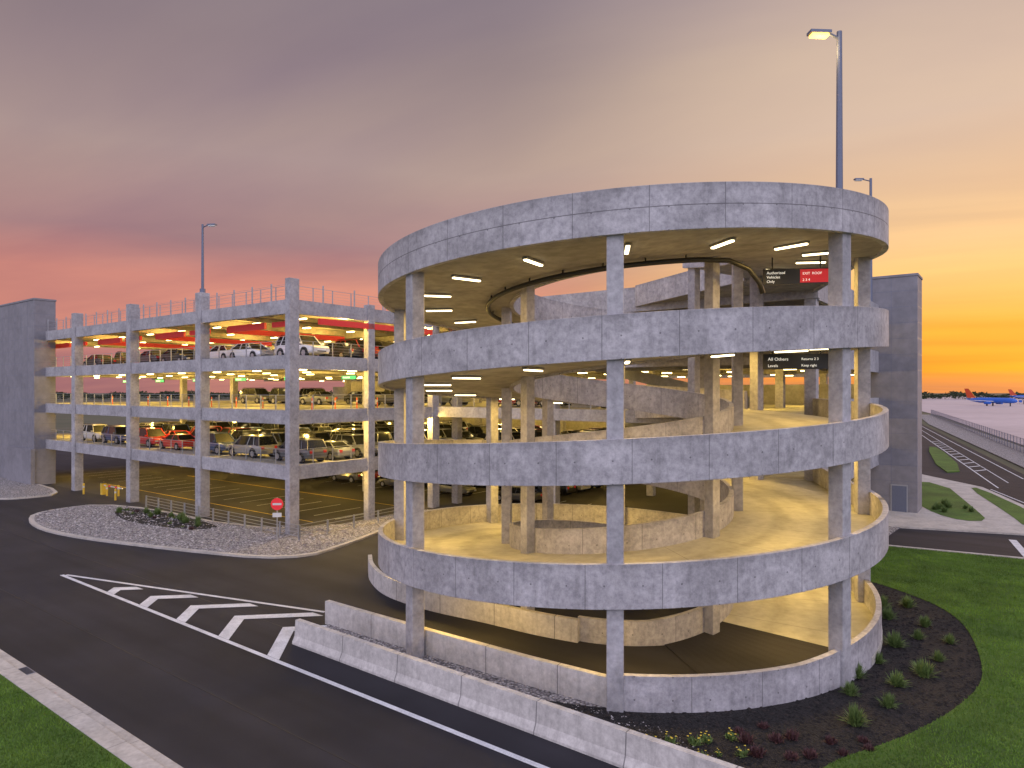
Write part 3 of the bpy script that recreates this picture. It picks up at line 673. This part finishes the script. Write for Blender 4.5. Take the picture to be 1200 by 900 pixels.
for q in range(3):
    v[:,q]=np.stack([cx+rng.normal(0,1.5,n),cy+rng.normal(0,1.5,n),np.maximum(zz+rng.normal(0,.9,n),-.2)],1)
me=bpy.data.meshes.new('treeline'); me.vertices.add(3*n); me.vertices.foreach_set('co',v.ravel()); me.loops.add(3*n); me.loops.foreach_set('vertex_index',np.arange(3*n)); me.polygons.add(n); me.polygons.foreach_set('loop_start',np.arange(n)*3); me.polygons.foreach_set('loop_total',np.full(n,3)); me.materials.append(M['foliage']); me.update()
o=bpy.data.objects.new('distant_treeline',me); scene.collection.objects.link(o)
M['pblue']=flat('aircraft_blue',(.03,.13,.55),.3); M['pred']=flat('aircraft_red',(.6,.08,.03),.3); M['pyel']=flat('aircraft_yellow',(.8,.5,.05),.3)
def plane(x,y,rz):
    e=empty('airliner',(x,y,0)); e.rotation_euler=(0,0,rz); b8=MB()
    b8.tube([(-18,0,4.6),(-14,0,4.2),(-8,0,3.9),(12,0,3.9),(15.5,0,3.7),(17.3,0,3.4),(17.8,0,3.3)],1.9,14,0,rr=[.3,1.1,1.9,1.9,1.6,.8,.1])
    for sd in (-1,1):
        i=b8.pts([(3,sd*1.5,3),(-2.5,sd*1.5,3),(-6.5,sd*17,4.2),(-4.8,sd*17,4.2),(3,sd*1.5,3.4),(-2.5,sd*1.5,3.3),(-6.5,sd*17,4.3),(-4.8,sd*17,4.3)]); b8.face([i,i+1,i+2,i+3],3);b8.face([i+4,i+5,i+6,i+7],3);b8.face([i,i+3,i+7,i+4],3)
        b8.tube([(-.5,sd*5.5,2.2),(3.4,sd*5.5,2.2)],1.,12,0)
        i=b8.pts([(-13.5,sd*.5,5),(-16.5,sd*.5,5),(-18.5,sd*6,5.6),(-17,sd*6,5.6)]); b8.face([i,i+1,i+2,i+3],3)
        b8.tube([(-1,sd*2.8,0),(-1,sd*2.8,3)],.45,8,4)
    b8.tube([(13,0,0),(13,0,3)],.35,8,4)
    i=b8.pts([(-11,-.15,5.5),(-17.5,-.15,5.5),(-19.8,-.1,12),(-16.6,-.1,12),(-11,.15,5.5),(-17.5,.15,5.5),(-19.8,.1,12),(-16.6,.1,12)]); b8.face([i,i+1,i+2,i+3],1);b8.face([i+4,i+5,i+6,i+7],1);b8.face([i,i+3,i+7,i+4],2);b8.face([i+1,i+2,i+6,i+5],1);b8.face([i+2,i+3,i+7,i+6],1)
    b8.obj('airframe',['pblue','pred','pyel','head','tyre'],e)
plane(330,470,R_(-72)); plane(405,535,R_(-120)); plane(560,740,R_(-60))
# ------------------------------------------------------------------ world
w=bpy.data.worlds.new("World"); scene.world=w; w.use_nodes=True; nt=w.node_tree; nt.nodes.clear()
out=N(nt,'ShaderNodeOutputWorld'); bg=N(nt,'ShaderNodeBackground'); L(nt,bg.outputs[0],out.inputs[0])
tc=N(nt,'ShaderNodeTexCoord'); sp=N(nt,'ShaderNodeSeparateXYZ'); L(nt,tc.outputs['Generated'],sp.inputs[0])
X,Y,Z=sp.outputs
def ramp(v,els):
    r=N(nt,'ShaderNodeValToRGB'); e=r.color_ramp.elements; e[0].position=els[0][0]; e[0].color=rgba(els[0][1]); e[1].position=els[-1][0]; e[1].color=rgba(els[-1][1])
    for p,c in els[1:-1]: q=e.new(p); q.color=rgba(c)
    L(nt,v,r.inputs[0]); return r.outputs[0]
SAZ=46.
zc=math_(nt,'MAXIMUM',Z,.0)
den=math_(nt,'ADD',zc,.10)
cu=N(nt,'ShaderNodeCombineXYZ'); L(nt,math_(nt,'DIVIDE',X,den),cu.inputs[0]); L(nt,math_(nt,'DIVIDE',Y,den),cu.inputs[1])
ma=N(nt,'ShaderNodeMapping'); ma.inputs['Rotation'].default_value=(0,0,R_(24)); L(nt,cu.outputs[0],ma.inputs[0])
mp=N(nt,'ShaderNodeMapping'); mp.inputs['Scale'].default_value=(.30,.75,1); L(nt,ma.outputs[0],mp.inputs[0])
nz=N(nt,'ShaderNodeTexNoise',inp={'Scale':1.0,'Detail':6.,'Roughness':.52,'Distortion':.5}); L(nt,mp.outputs[0],nz.inputs['Vector'])
nz2=N(nt,'ShaderNodeTexNoise',inp={'Scale':.5,'Detail':3.,'Roughness':.5,'Distortion':.4}); L(nt,mp.outputs[0],nz2.inputs['Vector'])
zw=math_(nt,'ADD',zc,math_(nt,'MULTIPLY',math_(nt,'SUBTRACT',nz2.outputs[0],.5),.13))
left=ramp(zw,[(0.,(.40,.17,.17)),(.07,(.62,.23,.19)),(.14,(.70,.27,.20)),(.19,(.42,.23,.22)),(.30,(.44,.31,.28)),(.42,(.33,.245,.235)),(.6,(.25,.21,.235)),(1.,(.8,.82,1.0))])
right=ramp(zw,[(0.,(.55,.20,.09)),(.035,(.95,.30,.02)),(.075,(1.05,.42,.03)),(.12,(1.0,.50,.12)),(.20,(.85,.52,.27)),(.33,(.68,.49,.38)),(.45,(.54,.40,.35)),(.6,(.36,.29,.29)),(1.,(.8,.82,1.0))])  # zenith stop of both ramps raised above the dusk tone as added cool fill
sd=(math.sin(R_(SAZ)),math.cos(R_(SAZ)))
hl=math_(nt,'SQRT',math_(nt,'ADD',math_(nt,'MULTIPLY',X,X),math_(nt,'MULTIPLY',Y,Y)))
dt=math_(nt,'DIVIDE',math_(nt,'ADD',math_(nt,'MULTIPLY',X,sd[0]),math_(nt,'MULTIPLY',Y,sd[1])),math_(nt,'MAXIMUM',hl,.01))
fr=mrange(nt,dt,.66,.985,0,1,True)
base=mixc(nt,fr,left,right)
cl=math_(nt,'MULTIPLY',mrange(nt,nz.outputs[0],.32,.68,.80,1.18),mrange(nt,nz2.outputs[0],.35,.65,.84,1.14))
cc=N(nt,'ShaderNodeCombineColor'); L(nt,cl,cc.inputs[0]); L(nt,cl,cc.inputs[1]); L(nt,mrange(nt,nz.outputs[0],.3,.7,.88,1.08),cc.inputs[2])
base=mixc(nt,1.,base,cc.outputs[0],'MULTIPLY')
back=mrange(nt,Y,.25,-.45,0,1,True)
base=mixc(nt,back,base,rgba((1.36,1.32,1.66)))  # added fill: unseen sky behind the camera brightened to light the ramp concrete
sky=N(nt,'ShaderNodeTexSky'); sky.sky_type='NISHITA'; sky.sun_disc=False; sky.sun_elevation=R_(3); sky.sun_rotation=R_(SAZ)
sk=mixc(nt,1.,sky.outputs[0],rgba((.012,.012,.012)),'MULTIPLY')
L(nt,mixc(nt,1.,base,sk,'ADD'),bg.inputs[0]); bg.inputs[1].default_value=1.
sl=bpy.data.lights.new('sun','SUN'); sl.energy=.5; sl.angle=R_(6); sl.color=(1,.62,.32); so=bpy.data.objects.new('sun',sl); scene.collection.objects.link(so)
dirv=Vector((sd[0]*math.cos(R_(4)),sd[1]*math.cos(R_(4)),math.sin(R_(4)))); so.rotation_euler=dirv.to_track_quat('Z','Y').to_euler()
# ------------------------------------------------------------------ camera
cd=bpy.data.cameras.new('camera'); cd.lens=24; cd.sensor_width=36; cd.shift_y=8/1200; cd.clip_end=5000; co=bpy.data.objects.new('camera',cd); scene.collection.objects.link(co)
co.location=(0,0,10.4); co.rotation_euler=(R_(90),0,0); scene.camera=co
scene.view_settings.view_transform='Standard'; scene.view_settings.look='None'; scene.view_settings.exposure=0
